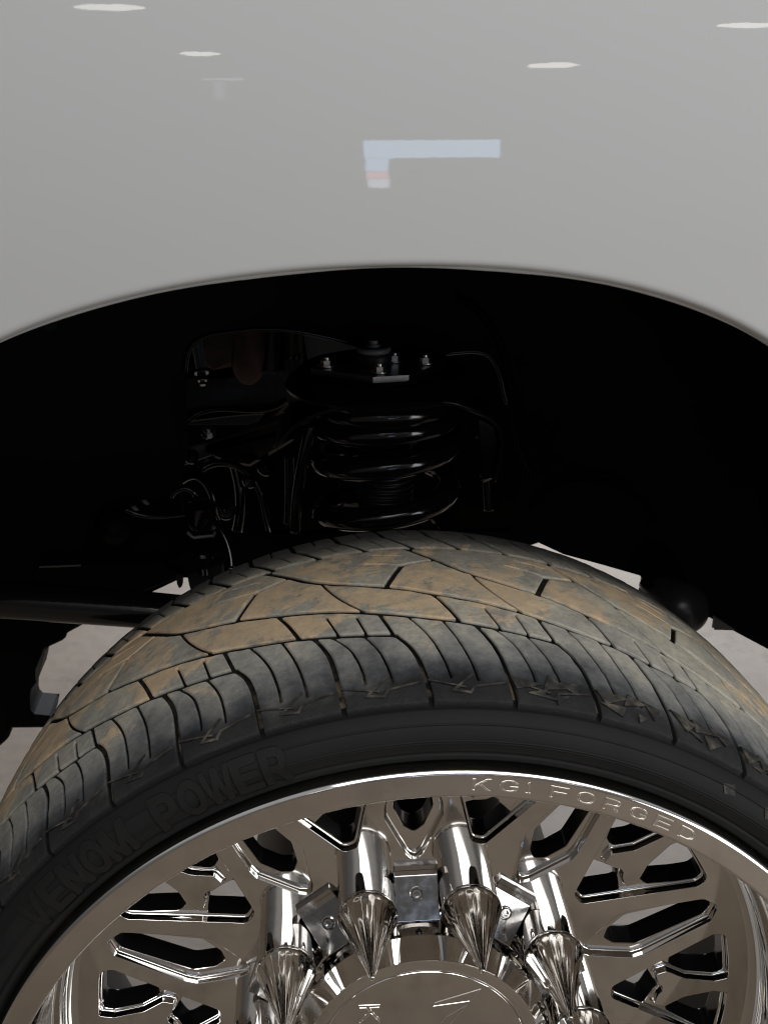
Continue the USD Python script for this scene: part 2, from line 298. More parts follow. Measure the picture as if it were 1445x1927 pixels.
def wing():
    phi = np.linspace(-.25, math.pi + .25, 420); ra = arch_r(phi); c, s = np.cos(phi), np.sin(phi)
    lim = np.minimum(np.where(np.abs(c) > 1e-6, 1.15 / np.abs(c), 9), np.where(s > 0, (1.02 - AC[1]) / np.maximum(s, 1e-6), .30 / np.maximum(-s, 1e-6)))
    e = np.r_[np.linspace(0, .020, 14), .020 + (np.linspace(0, 1, 70)[1:]) ** 1.3]
    rows = []; rf = .0055
    for k in range(6):                                                  # the flange folded into the wheel house
        a = k / 5; x = AC[0] + (ra + .012 * (1 - a)) * c; z = AC[1] + (ra + .012 * (1 - a)) * s if k == 0 else AC[1] + ra * s
        x = x if k == 0 else AC[0] + ra * c
        rows.append(np.stack([x, wing_y(x, z) + rf + .014 * (1 - a), z], 1))
    for ee in e[1:]:
        d = ee if ee <= .020 else .020 + (ee - .020) * np.maximum(lim - ra - .020, .05)
        x, z = AC[0] + (ra + d) * c, AC[1] + (ra + d) * s
        q = np.clip(rf - ee, 0, rf); rows.append(np.stack([x, wing_y(x, z) + rf - np.sqrt(rf * rf - q * q), z], 1))
    v, f = grid(np.array(rows)); return v, f[:, ::-1]
obj('front_wing', wing(), paint, car, smooth=True)
pf = np.linspace(.35, math.pi - .35, 200); rfl = arch_r(pf) + .0006 * np.sin(pf * 23) * np.sin(pf * 7); xf_, zf_ = AC[0] + rfl * np.cos(pf), AC[1] + rfl * np.sin(pf)
obj('wing_flange', tube(np.stack([xf_, wing_y(xf_, zf_) + .0085, zf_], 1), .0017, 8), paint, car, smooth=True)

# ------------------------------------------------------------------ wheel: tyre
wheel = xf('wheel', car)
PY = np.array([.0, .008, .015, .025, .04, .06, .09, .12, .15, .194, .24, .27, .30, .32, .344, .36, .375])
PR = np.array([.365, .378, .386, .3905, .394, .3965, .399, .4015, .403, .4037, .4022, .400, .3965, .3925, .385, .376, .36])
RR = PchipInterpolator(PY, PR)
R0 = .400                                                              # metres of unrolled tread per radian
P_DEG = 360 / 21
T0, T1 = -112.0, 112.0
def U(t): return math.radians(t) * R0
def line(pts, w): return LineString([(U(t), y / 1000) for t, y in pts]).buffer(w / 2000, cap_style=1, join_style=1)
def dense(pts, n=60):
    p = np.array(pts, float); s = np.r_[0, np.cumsum(np.hypot(np.diff(p[:, 0]) * 7, np.diff(p[:, 1])))]; u = np.linspace(0, s[-1], n)
    return list(zip(PchipInterpolator(s, p[:, 0])(u), PchipInterpolator(s, p[:, 1])(u)))
LONG = dense([(-1.2, 262), (1.6, 236), (5.2, 206), (9.6, 187), (13.4, 176), (18, 161), (23.2, 148), (27.5, 137), (33.5, 122), (38, 114), (42.4, 106), (47.6, 99)])
LATM = dense([(47.6, 99), (49.0, 80), (49.8, 55), (50.3, 16)]); LATI = dense([(38.9, 113), (40.7, 78), (41.2, 50), (41.6, 16)])
cuts = []
for k in range(-13, 12):
    b = 0.1 + k * P_DEG; sh = lambda pts, j=.0: [(t + b + j, y) for t, y in pts]
    cuts += [line(sh(LONG), 5.2), line(sh(LATM), 3.8), line(sh(LATI), 3.6)]
    cuts.append(line(sh(dense([(5.8, 203), (7.6, 170), (10.7, 136)])), 2.2))                                    # thin diagonal between two long grooves
    cuts += [line(sh(dense([(15.2, 219), (14.2, 200), (13.0, 176)])), 4.6), line(sh([(10.4, 230), (13, 224.5), (15.2, 219)]), 1.4), line(sh([(15.2, 219), (18.9, 229)]), 3.6)]
    cuts += [line(sh(dense([(17.9, 162), (19.3, 138), (20.4, 114.5)])), 3.2), line(sh([(29.0, 134), (30.4, 97)]), 3.0)]
    cuts += [line(sh([(23.4, 139), (24.6, 108)]), 1.9), line(sh([(26.6, 132), (27.6, 101)]), 1.9)]
    for j in (0, 8.57):                                                                                          # shoulder sipes, two between two lateral grooves
        cuts += [line(sh(dense([(32.2, 109 if j else 122), (34.6, 78), (35.4, 40)]), j), 1.9), line(sh(dense([(35.7, 103 if j else 115), (37.6, 66), (38.1, 38)]), j), 1.9)]
    for j in range(3):                                                                                           # the inner shoulder rib
        q = j * P_DEG / 3
        cuts += [line(sh([(-4.6, 348), (-3.4, 300), (-2.6, 292), (0, 262)], q), 4.2), line(sh([(-1.6, 348), (-.7, 305), (.4, 296), (2.2, 270)], q), 1.3)]
    cuts += [line(sh([(12, 248), (15.5, 241)]), .8)]
G1 = line([(T0, 261), (T1, 261)], 5.0)
tread = box(U(T0), .0185, U(T1), .3445).difference(unary_union(cuts + [G1]))

def block_mesh(g, depth=.0065):
    g = g.simplify(.00008); loops = [ring_pts(r, .0022) for r in (lambda o: [o.exterior, *o.interiors])(shapely.geometry.polygon.orient(g)) if r.length > .004]
    P0 = Polygon(loops[0], loops[1:]); P0 = P0 if P0.is_valid else P0.buffer(0)
    b1 = [ring_pts(r, .0024) for x in geoms(g.buffer(-.0011)) if x.area > 4e-6 for r in (x.exterior, *x.interiors)]
    x0, y0, x1, y1 = g.bounds; sp = .0055
    gx, gy = np.meshgrid(np.arange(x0 + sp / 2, x1, sp), np.arange(y0 + sp / 2, y1, sp)); q = np.stack([gx.ravel(), gy.ravel()], 1)
    core = g.buffer(-.0032); q = q[shapely.contains_xy(core, q[:, 0], q[:, 1])] if len(q) and not core.is_empty else np.zeros((0, 2))
    b0 = np.vstack(loops); n0 = len(b0); pts = np.vstack([b0, *b1, q]); tri = Delaunay(pts).simplices; c = pts[tri].mean(1)
    tri = tri[shapely.contains_xy(P0.buffer(1e-6), c[:, 0], c[:, 1])]
    a = pts[tri]; cr = (a[:, 1, 0] - a[:, 0, 0]) * (a[:, 2, 1] - a[:, 0, 1]) - (a[:, 1, 1] - a[:, 0, 1]) * (a[:, 2, 0] - a[:, 0, 0])
    tri[cr < 0] = tri[cr < 0][:, ::-1]; tri = tri[np.abs(cr) > 1e-12]
    h = np.zeros(len(pts)); h[:n0] = -.0008
    h -= .0007 * meshkit.noise(np.c_[pts * 120, np.zeros(len(pts))], 3)
    allp = np.vstack([pts, b0]); h = np.r_[h, np.full(n0, -depth)]; L = len(pts); F = [tri]; st = 0
    for lp in loops:
        n = len(lp); i = st + np.arange(n); j = st + (np.arange(n) + 1) % n; F += [np.stack([i, L + i, L + j], 1), np.stack([i, L + j, j], 1)]; st += n
    th = math.pi / 2 - allp[:, 0] / R0; y = allp[:, 1]; r = RR(y) + h
    return np.stack([r * np.cos(th), y, r * np.sin(th)], 1), np.vstack(F)
blocks = sorted([g for g in geoms(tread) if g.area > 1.2e-5], key=lambda g: abs(g.centroid.x))
for i, g in enumerate(blocks[:300]):
    obj('tread_block', block_mesh(g), treads[(i * 7 + i // 3) % 3], wheel, smooth=28)
rest = [block_mesh(g) for g in blocks[300:]]
if rest: tag(obj('tread_blocks', cat(rest), treads[0], wheel, smooth=28), kind='stuff')

ys = np.linspace(.021, .3445, 60)
carcass = [(.02, .340), (.0135, .3462), (.0085, .3482), (.0055, .3512), (.0048, .3535)] + [tuple(x) for x in smooth_profile([(.0062, .3552), (.0022, .360), (.0012, .366), (.0035, .374), (.0085, .3806), (.0128, .3843)], 6)] + [(.0148, .3842), (.0160, .3815), (.0182, .3808)] \
    + [(y, float(RR(y)) - .0062) for y in ys] + [tuple(x) for x in smooth_profile([(.348, .378), (.362, .368), (.374, .352), (.366, .338)], 6)]
tv, tf = rev(carcass, 720); obj('tyre', (tv, tf[:, ::-1]), rubber, wheel, smooth=40)
gv, gf = rev([(y, float(RR(y)) - .0060) for y in ys[1:-1]], 720); obj('tread_groove', (gv, gf[:, ::-1]), groove, wheel, smooth=True)
# fine ribs round the sidewall and at the rim guard
ribs = []
for (y, r) in ((.0016, .3648), (.0013, .3665), (.0050, .3770)):
    t = np.linspace(0, 2 * math.pi, 400, endpoint=False); ribs.append((y, r))
rib_m = []
for y, r in ribs:
    a = np.linspace(0, 2 * math.pi, 6, endpoint=False); prof = [(y + .0002 + .0009 * math.sin(x), r + .0007 * math.cos(x)) for x in np.r_[a, a[0]]]
    rib_m.append(rev(prof, 480))
obj('sidewall_rib', cat(rib_m), rubber, wheel, smooth=True)

# raised shoulder marks: darts and lozenges along the buttress under the tread
SIDE = smooth_profile([(.0022, .360), (.0012, .366), (.0035, .374), (.0085, .3806), (.0128, .3843)], 8)
def side_y(r): return np.interp(r, SIDE[:, 1], SIDE[:, 0])
def on_side(pts2, rise, ang0, rad0):
    """a flat drawing (metres along the arc, metres outwards) laid on the sidewall"""
    out = []
    for g in geoms(pts2):
        v, f = trimesh.creation.triangulate_polygon(g, engine='earcut')
        v, f = trimesh.remesh.subdivide_to_size(np.c_[v, np.zeros(len(v))], f, .004); v = v[:, :2]
        e = trimesh.Trimesh(np.c_[v, np.zeros(len(v))], f, process=True); v, f = np.array(e.vertices)[:, :2], np.array(e.faces)
        edges = trimesh.grouping.group_rows(np.sort(e.edges, 1), require_count=1); E = e.edges[edges]
        n = len(v); r = rad0 + v[:, 1]; a = ang0 - v[:, 0] / rad0
        top = np.stack([r * np.cos(a), side_y(r) - rise, r * np.sin(a)], 1); bot = np.stack([r * np.cos(a), side_y(r) + .001, r * np.sin(a)], 1)
        nn = np.cross(top[f[:, 1]] - top[f[:, 0]], top[f[:, 2]] - top[f[:, 0]])[:, 1]; f = f.copy(); f[nn > 0] = f[nn > 0][:, ::-1]
        out.append((np.vstack([top, bot]), np.vstack([f, np.stack([E[:, 0], E[:, 1], E[:, 1] + n], 1), np.stack([E[:, 0], E[:, 1] + n, E[:, 0] + n], 1)])))
    return cat(out)

def glyph(ch, height, width=None, bold=False):
    from PIL import Image, ImageDraw, ImageFont
    import glob
    font = ImageFont.truetype(glob.glob('/opt/blender-*/*/datafiles/fonts/Inter.woff2')[0], 96)
    x0, y0, x1, y1 = font.getbbox(ch, anchor='ls', stroke_width=3 * bold)
    im = Image.new('L', (x1 - x0 + 8, y1 - y0 + 8)); ImageDraw.Draw(im).text((4 - x0, 4 - y0), ch, 255, font, anchor='ls', stroke_width=3 * bold)
    on = np.pad(np.asarray(im) > 127, ((0, 0), (1, 1))).astype(np.int8)
    rw, st = np.nonzero(np.diff(on, axis=1) == 1); en = np.nonzero(np.diff(on, axis=1) == -1)[1]
    s = shapely.union_all(shapely.box(st, -rw - 1, en, -rw)).buffer(.6).buffer(-.6).simplify(.8)
    a, b, c, d = s.bounds
    s = affinity.translate(s, -(a + c) / 2, -b)
    return affinity.scale(s, (width / (c - a)) if width else height / (d - b), height / (d - b), origin=(0, 0))

letter_rubber = mat('letter_rubber', {'p': (P, {'base_color': (.0085, .0083, .0079), 'roughness': .62, 'specular_ior_level': .2})})
WORD = 'VENOM POWER'
for i, ch in enumerate(WORD):
    if ch == ' ': continue
    a = math.radians(129.5 - 3.12 * (i - 3)); g = glyph(ch, .0235, .0172 if ch not in 'MW' else .0200, True)
    ring = g.buffer(.0004)                              # hollow letters with a raised outline
    obj('sidewall_letter', on_side(ring, .0013, a, .3568), letter_rubber, wheel, smooth=30)

# darts on the shoulder
def on_shoulder(pts, rise=.0012):
    g = pts if hasattr(pts, 'geom_type') else Polygon([(U(t), y / 1000) for t, y in pts]).buffer(0); v, f = flat(g); v = v[:, :2]
    v3, f = trimesh.remesh.subdivide_to_size(np.c_[v, np.zeros(len(v))], f, .004)
    e = trimesh.Trimesh(v3, f, process=True); v, f = np.array(e.vertices)[:, :2], np.array(e.faces)
    E = e.edges[trimesh.grouping.group_rows(np.sort(e.edges, 1), require_count=1)]; n = len(v)
    th = math.pi / 2 - v[:, 0] / R0
    P3 = lambda h: np.stack([(RR(v[:, 1]) + h) * np.cos(th), v[:, 1] - h, (RR(v[:, 1]) + h) * np.sin(th)], 1)
    return np.vstack([P3(rise), P3(-.002)]), np.vstack([f, np.stack([E[:, 0], E[:, 1], E[:, 1] + n], 1), np.stack([E[:, 0], E[:, 1] + n, E[:, 0] + n], 1)])
dart_mat = mat('dart_rubber', {'g': ('geometry', {}), 'n': pos_n(90, 4), 'r': ('rgb_ramp', {'ramp': [(.40, (.020, .020, .0195)), (.56, (.055, .050, .042)), (.70, (.13, .115, .09))]}), 'p': (P, {'roughness': .8, 'specular_ior_level': .25})},
               [('g.position', 'n.vector'), ('n.fac', 'r.fac'), ('r.color', 'p.base_color')])
def ridge(pts, w, rise=.0009): return on_shoulder(LineString([(U(t), y / 1000) for t, y in pts]).buffer(w / 2000, cap_style=2, join_style=2), rise)
for k in range(-11, 12):
    b = .1 + k * 8.571 + 6.9
    if b < 24:
        obj('shoulder_dart', ridge([(b - .4, 35), (b - 3.6, 29.8), (b - 4.1, 24.2), (b - 5.7, 26.2), (b - 3.6, 43)], 1.9), dart_mat, wheel, smooth=False)
        obj('shoulder_dart', ridge([(b - 4.5, 29), (b - 8.2, 37)], 1.5), dart_mat, wheel, smooth=False)
    if 14 < b < 75:                                                    # toothed patch
        for pts in ([(b - 8, 45), (b - 5.2, 39), (b - 7.3, 31)], [(b - 5.0, 47), (b - 3.2, 38), (b - 5.2, 33.5)], [(b - 3.0, 44), (b - .6, 41), (b - 2.4, 30)], [(b - 7.2, 29), (b - 4.8, 30.5), (b - 5.6, 23)], [(b - 4.4, 29.5), (b - 2.8, 27.5), (b - 3.9, 22.5)]):
            obj('shoulder_tooth', on_shoulder(Polygon([(U(t + random.uniform(-.7, .7)), (y + random.uniform(-3, 3)) / 1000) for t, y in pts]).buffer(0).buffer(.0004), .0010), dart_mat, wheel, smooth=False)
for t_, w_ in ((31.5, .9), (37.2, 1.0), (41.5, 1.1), (47, 1.0)):
    obj('shoulder_tooth', on_side(affinity.scale(Polygon([(-.006, .001), (.004, .0035), (.007, -.003), (-.002, -.0045)]), w_, w_, origin=(0, 0)), .0008, math.pi / 2 - math.radians(t_), .3765), dart_mat, wheel, smooth=False)

# ------------------------------------------------------------------ wheel: rim
lip = smooth_profile([(.018, .3449), (.0055, .3453), (.0012, .3446), (-.0008, .3424)], 6).tolist() + [(-.0010, .3418), (-.0030, .3288), (-.0031, .3283)] + smooth_profile([(-.0031, .3279), (-.0026, .3266), (-.0008, .3258), (.003, .3253)], 6).tolist()
lv, lf = rev(lip, 720); obj('rim_lip', (lv, lf), chrome, wheel, smooth=30)
barrel = smooth_profile([(.003, .3253), (.012, .3240), (.04, .3205), (.08, .3178), (.12, .3158), (.145, .3138), (.158, .3105), (.167, .3055), (.1718, .3000), (.1733, .2962)], 8)
bv, bf = rev(barrel, 720); obj('rim_barrel', (bv, bf), chrome, wheel, smooth=True)
rb = smooth_profile([(.182, .297), (.20, .300), (.30, .302), (.355, .306), (.372, .322), (.380, .343), (.372, .345)], 6)
rv, rfc = rev(rb, 360); obj('inner_barrel', (rv, rfc), inner_barrel, wheel, smooth=True)

YF = .1733
PHI = math.radians(145.371)
def V_poly(): return rounded(Polygon([(.150, 0), (.158, -.0075), (.1935, -.0245), (.2035, -.0245), (.268, -.0125), (.2785, 0), (.268, .0125), (.2035, .0245), (.1935, .0245), (.158, .0075)]), .0055)
def V_hole(): return rounded(Polygon([(.1745, 0), (.181, -.0085), (.199, -.0165), (.264, -.0085), (.2755, 0), (.264, .0085), (.199, .0165), (.181, .0085)]), .0045)
def arc(r, a0, a1, n=14): return [(r * math.cos(a), r * math.sin(a)) for a in np.linspace(a0, a1, n)]
def A_tri():
    s = math.radians(11.9)
    return rounded(Polygon([(.1735, -.006), (.1735, .006), (.262, .0565), *arc(.2785, s * .97, -s * .97), (.262, -.0565)]), .0065)
def A_stem(): return Polygon([(.290, -.0105), (.266, -.0055), (.240, -.0100), (.2225, -.0195), (.2125, -.0165), (.2160, -.0062), (.2195, -.0025), (.2195, .0025), (.2160, .0062), (.2125, .0165), (.2225, .0195), (.240, .0100), (.266, .0055), (.290, .0105)]).buffer(-.0008).buffer(.0008)
def A_inner(): return rounded(Polygon([(.1735, -.006), (.1735, .006), (.2035, .0225), (.2085, .0135), (.2120, .0065), (.2165, .0030), (.2165, -.0030), (.2120, -.0065), (.2085, -.0135), (.2035, -.0225)]), .0028)
def A_outer(s):
    return rounded(Polygon([(.2265, s * .0305), (.2255, s * .0225), (.2325, s * .0150), (.2420, s * .0105), (.268, s * .0070), *[(x, s * abs(y)) for x, y in arc(.2775, .045, .200, 10)], (.2620, s * .0550)]), .0045)
def place(g, ang): return affinity.rotate(g, math.degrees(ang), origin=(0, 0))

INS = .0024; DEP = .0076
cove = [(-.0004, 0), (-.0001, .0002), (0, .0006), (.0001, .0040), (.0004, .0060), (.0011, .0071), (INS, DEP)]
pockets, holes = [], []
for k in range(10):
    aA = PHI - k * math.pi / 5; aV = aA - math.pi / 10
    v = V_poly(); pockets.append((place(v, aV), [place(V_hole().intersection(v.buffer(-INS - .0003)), aV)]))
    a = A_tri().difference(A_stem()).buffer(-.0012).buffer(.0024).buffer(-.0012); inn = a.buffer(-INS - .0003)
    pockets.append((place(max(geoms(a), key=lambda x: x.area), aA), [place(g, aA) for h in (A_inner(), A_outer(1), A_outer(-1)) for g in geoms(h.intersection(inn)) if g.area > 4e-5]))
disc = Point(0, 0).buffer(.2965, 180).difference(Point(0, 0).buffer(.060, 48))
face = disc.difference(unary_union([p.buffer(.0004) for p, _ in pockets]))
sheet = face_sheet(face, YF)
obj('wheel_face', sheet, chrome, wheel, smooth=False)
for p, hs in pockets:
    hs = [rounded(h, .0018) for h in hs]
    walls = [pocket_wall(p, cove, YF)]
    floor = p.buffer(-INS).difference(unary_union([h.buffer(.0005) for h in hs]))
    parts = walls + ([face_sheet(floor, YF + DEP)] if geoms(floor) else []) + [pocket_wall(h, [(-.0005, DEP), (0, DEP + .0006)], YF) for h in hs]
    v, f = cat(parts); pk = obj('milled_pocket', (v, f), chrome, wheel, smooth=40)
    hv, hf = cat([pocket_wall(h, [(0, DEP + .0006), (.0002, .030), (-.001, .034)], YF, .003) for h in hs]); obj('window_wall', (hv, hf), dark_alloy, wheel, smooth=40)
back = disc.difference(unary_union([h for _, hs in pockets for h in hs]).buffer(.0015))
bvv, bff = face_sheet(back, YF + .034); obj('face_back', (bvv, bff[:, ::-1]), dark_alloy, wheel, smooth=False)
# brake drum and hub behind the face
dv, df = rev([(.215, .05), (.215, .13), (.222, .145), (.245, .150), (.40, .150), (.41, .13), (.41, .03)], 90); obj('brake_drum', (dv, df[:, ::-1]), satin_black, wheel, smooth=35)

# lettering along the lip
def on_lip(g, ang, rad0, rise=.0005):
    out = []
    for q in geoms(g):
        m = trimesh.creation.extrude_polygon(q, rise + .001, engine='earcut'); v = np.array(m.vertices)
        r = rad0 + v[:, 1]; a = ang - v[:, 0] / rad0
        yl = np.interp(r, [.3288, .3418], [-.0030, -.0010]); out.append((np.stack([r * np.cos(a), yl + .001 - v[:, 2], r * np.sin(a)], 1), m.faces[:, ::-1]))
    return cat(out)
LIPWORD = 'KG1 FORGED'; la = np.array([85.7, 82.5, 80.2, 0, 76.6, 73.3, 70.0, 66.6, 63.3, 59.9])
for ch, a in zip(LIPWORD, la):
    if ch == ' ': continue
    g = glyph(ch, .0082, .0125 if ch != '1' else .0034); g = g.difference(g.buffer(-.00045)).union(g.buffer(-.0009))
    obj('lip_letter', on_lip(g, math.radians(a), .3313), etched, wheel, smooth=False)

# lug cylinders with fluted spikes
LUG = dict(r=.1377, R=.0236, yb=.1292, yt=.0545)
def lug_tube(a):
    c = np.array([LUG['r'] * math.cos(a), 0, LUG['r'] * math.sin(a)])
    v, f = rev([(YF + .004, LUG['R']), (.1330, LUG['R']), (.1318, LUG['R'] - .0004), (.1308, LUG['R'] - .0014), (.1306, .012)], 64); return v + c, f
def lug_spike(a):
    c = np.array([LUG['r'] * math.cos(a), 0, LUG['r'] * math.sin(a)]); n = 192
    prof = np.array([(.1325, .0215), (.1318, .0238), (.1300, .0247), (.1278, .0249), (.1255, .0243), (.122, .0229), (.116, .0207), (.106, .0173), (.096, .0139), (.086, .0107), (.076, .0076), (.068, .0053), (.0615, .0035), (.0575, .0026), (.0550, .0018), (.0545, 0.0004)])
    prof = smooth_profile(prof, 4); t = np.linspace(0, 2 * math.pi, n, endpoint=False)
    dep = np.interp(prof[:, 0], [.056, .064, .115, .1235, .127], [0, .06, .028, .015, 0])
    wave = 1 - dep[:, None] * np.abs(np.sin(12 * t))[None] ** .8 * .55
    r = prof[:, 1, None] * wave; P3 = np.stack([r * np.cos(t), np.repeat(prof[:, :1], n, 1), r * np.sin(t)], -1)
    v, f = grid(P3, True); return v + c, f
for k in range(10):
    a = PHI - k * math.pi / 5
    v, f = lug_tube(a); obj('lug_sleeve', (v, f), chrome, wheel, smooth=30)
    v, f = lug_spike(a); obj('lug_spike', (v, f), chrome, wheel, smooth=50)
# clamp blocks with socket screws between the lugs
sec = [(.1500, .1733), (.1496, .1692), (.1490, .1686), (.1455, .1680), (.1453, .1675), (.1412, .1668), (.1400, .1658), (.1080, .1500), (.1062, .1497), (.1040, .1515), (.1040, .1733)]
def clamp(a):
    w0, w1 = -.0185, .0185; s = np.array(sec); ca, sa = math.cos(a), math.sin(a); rows = []
    for w, sh_ in ((w0, .0006), (w0 + .0006, 0), (w1 - .0006, 0), (w1, .0006)):
        q = s.copy(); q[:, 0] = np.where(s[:, 0] > .12, s[:, 0] - sh_, s[:, 0] + sh_); q[:, 1] = s[:, 1] + sh_
        rows.append(np.stack([q[:, 0] * ca - w * sa, q[:, 1], q[:, 0] * sa + w * ca], 1))
    v, f = grid(np.array(rows)); n = len(s); caps = []
    for r0, flip in ((0, False), (3 * n, True)):
        for i in range(1, n - 1): caps.append((r0, r0 + i, r0 + i + 1) if flip else (r0, r0 + i + 1, r0 + i))
    return v, np.vstack([f, caps])
def socket(a, rad, y, r, tilt):
    ax = np.array([math.cos(a) * math.sin(tilt), -math.cos(tilt), math.sin(a) * math.sin(tilt)]); c = np.array([rad * math.cos(a), y, rad * math.sin(a)])
    prof = [(-.004, r * 1.32), (.0008, r * 1.30), (.0012, r * 1.12), (-.0004, r * 1.06), (-.0005, r), (.0014, r * .97), (.0022, r * .84), (.0022, r * .55), (-.004, r * .5), (-.004, 0.0001)]
    t = np.linspace(0, 2 * math.pi, 36, endpoint=False); p = np.array(prof)
    P3 = np.stack([p[:, 1, None] * np.cos(t), p[:, 1, None] * np.sin(t), np.repeat(p[:, :1], 36, 1)], -1); v, f = grid(P3, True)
    T = trimesh.geometry.align_vectors([0, 0, 1], ax); return v @ T[:3, :3].T + c, f
for k in range(10):
    a = PHI - (k + .5) * math.pi / 5
    v, f = clamp(a); obj('hub_clamp', (v, f), clamp_alloy, wheel, smooth=25)
    v, f = socket(a, .1275, .1596, .0046, math.radians(26)); obj('socket_screw', (v, f), chrome, wheel, smooth=40)
    v, f = socket(a, .1044, .1400, .0021, math.radians(88)); obj('set_screw', (v, f), dark_alloy, wheel, smooth=40)
# hub neck and centre cap
hv, hf = rev([(.1733, .118), (.1560, .1180), (.1545, .1165), (.1540, .1060), (.1520, .1042), (.1310, .1040), (.1300, .1046)], 240); obj('hub_neck', (hv, hf), chrome, wheel, smooth=30)
cp = [(.1300, .1040), (.1303, .1092), (.1296, .1097), (.1286, .1096), (.1125, .0990), (.1113, .0984), (.1109, .0972), (.1109, .0890), (.1112, .0886), (.1118, .0882), (.1118, .0876), (.1112, .0872), (.1109, .0868), (.1108, .02), (.1108, .0002)]
cv, cf = rev(cp, 360); obj('centre_cap', (cv, cf), chrome, wheel, smooth=25)
# emblem on the cap: letters turned a quarter turn at the left, slanted bars at the right
def cap_rel(g, ang, cx, cz, rise=.00045):
    g = affinity.translate(affinity.rotate(g, ang, origin=(0, 0)), cx, cz); out = []
    for q in geoms(g):
        m = trimesh.creation.extrude_polygon(q, rise + .0006, engine='earcut'); v = np.array(m.vertices); out.append((np.stack([v[:, 0], .1108 + .0006 - v[:, 2], v[:, 1]], 1), m.faces[:, ::-1]))
    return cat(out)
cc = lambda u, v: px(u, v, .1108)[[0, 2]]
K0 = cc(695, 1903)
for i, ch in enumerate('KG1'):
    g = glyph(ch, .0175, .0195 if ch != '1' else .006); g = affinity.translate(g, 0, -.00875); g = g.difference(g.buffer(-.0007))
    obj('cap_letter', cap_rel(g, -90, K0[0], K0[1] - .004 - i * .0225 + (.006 if i == 2 else 0)), etched, wheel, smooth=False)
bar1 = Polygon([cc(812, 1896), cc(818, 1888), cc(905, 1862), cc(884, 1886)]); bar2 = Polygon([cc(880, 1891), cc(848, 1927), cc(790, 1990), cc(770, 1990), cc(838, 1915)])
for b_ in (bar1, bar2):
    obj('cap_emblem', cap_rel(b_.difference(b_.buffer(-.0006)), 0, 0, 0), etched, wheel, smooth=False)
#UNDER
# ------------------------------------------------------------------ wheel house, body behind it and the suspension
def pz(u, v, z):
    d = ROT @ np.array([(u - PW / 2) / FPX, -(v - PH / 2) / FPX, -1.0]); return CAM + d * (z - CAM[2]) / d[2]
def plate(pts, y, thick, m, name, parent, bevel=.0015, holes=(), label=None, smooth=30):
    g = Polygon([px(u, v, y)[[0, 2]] for u, v in pts], [[px(u, v, y)[[0, 2]] for u, v in h] for h in holes])
    if not g.is_valid: g = geoms(g.buffer(0))[0]
    if holes:
        fr = face_sheet(g, y); bk = face_sheet(g, y + thick); ws = []
        for r in (g.exterior, *g.interiors):
            p = ring_pts(r, .006); ws.append(grid(np.stack([np.stack([p[:, 0], np.full(len(p), yy), p[:, 1]], 1) for yy in (y, y + thick)]), True))
        M = cat([fr, bk, *ws])
    else: M = prism(g, y, y + thick, bevel)
    return obj(name, M, m, parent, smooth=smooth, label=label)
def P3(*a): return [px(*q) for q in a]

# the arch liner: a tunnel from the flange to the inner apron
ph_ = np.linspace(-.2, math.pi + .2, 160); ra_ = arch_r(ph_); rows = []
for y_, g_ in ((.052, .004), (.075, .012), (.12, .020), (.35, .024), (.60, .020)):
    rows.append(np.stack([AC[0] + (ra_ + g_) * np.cos(ph_), np.full(len(ph_), y_), AC[1] + (ra_ + g_) * np.sin(ph_)], 1))
obj('arch_liner', grid(np.array(rows)), liner_black, car, smooth=True)
opening = [(352, 860), (350, 700), (356, 660), (366, 645), (380, 636), (430, 625), (500, 619), (565, 624), (640, 640), (700, 655), (760, 668), (830, 666), (890, 661), (912, 664), (935, 690), (955, 760), (972, 850), (990, 890), (960, 1000), (560, 1005), (430, 1010), (346, 985), (338, 900)]
plate([(-700, 400), (2150, 400), (2150, 1650), (1445, 1222), (1385, 1190), (1340, 1165), (1210, 1085), (1130, 1062), (1060, 1043), (1000, 1015), (900, 1040), (700, 1040), (560, 1045), (480, 1070), (380, 1092), (346, 1086), (265, 1124), (130, 1112), (60, 1170), (-200, 1260), (-700, 1400)],
      .60, .012, liner_black, 'inner_apron', car, holes=[opening])
# rolled edge of the apron's opening and a pressed swage to its right
op = [px(u, v, .598) for u, v in opening]
obj('apron_edge', tube(spline(op[1:16], 90), .0026, 8), gloss_black, car, smooth=True)
obj('apron_swage', tube(spline(P3((860, 560, .597), (905, 590, .597), (945, 660, .597), (965, 760, .597), (985, 850, .597), (1010, 900, .597)), 60), .004, 8), liner_black, car, smooth=True)
obj('apron_swage', tube(spline(P3((1000, 960, .597), (1060, 915, .597), (1130, 908, .597), (1190, 930, .597), (1235, 985, .597)), 60), .003, 8), liner_black, car, smooth=True)
# engine bay shell behind the apron
def slab(x0, x1, y0, y1, z0, z1):
    m = trimesh.creation.box([x1 - x0, y1 - y0, z1 - z0]); m.apply_translation([(x0 + x1) / 2, (y0 + y1) / 2, (z0 + z1) / 2]); return m
bay = cat([slab(-1.15, 1.15, .03, 1.5, .985, 1.0), slab(-1.15, 1.15, 1.1, 1.13, .30, .99), slab(-1.15, -1.13, .05, 1.11, .1, .99), slab(1.13, 1.15, .05, 1.11, .1, .99)])
obj('engine_bay', bay, liner_black, car, smooth=False)
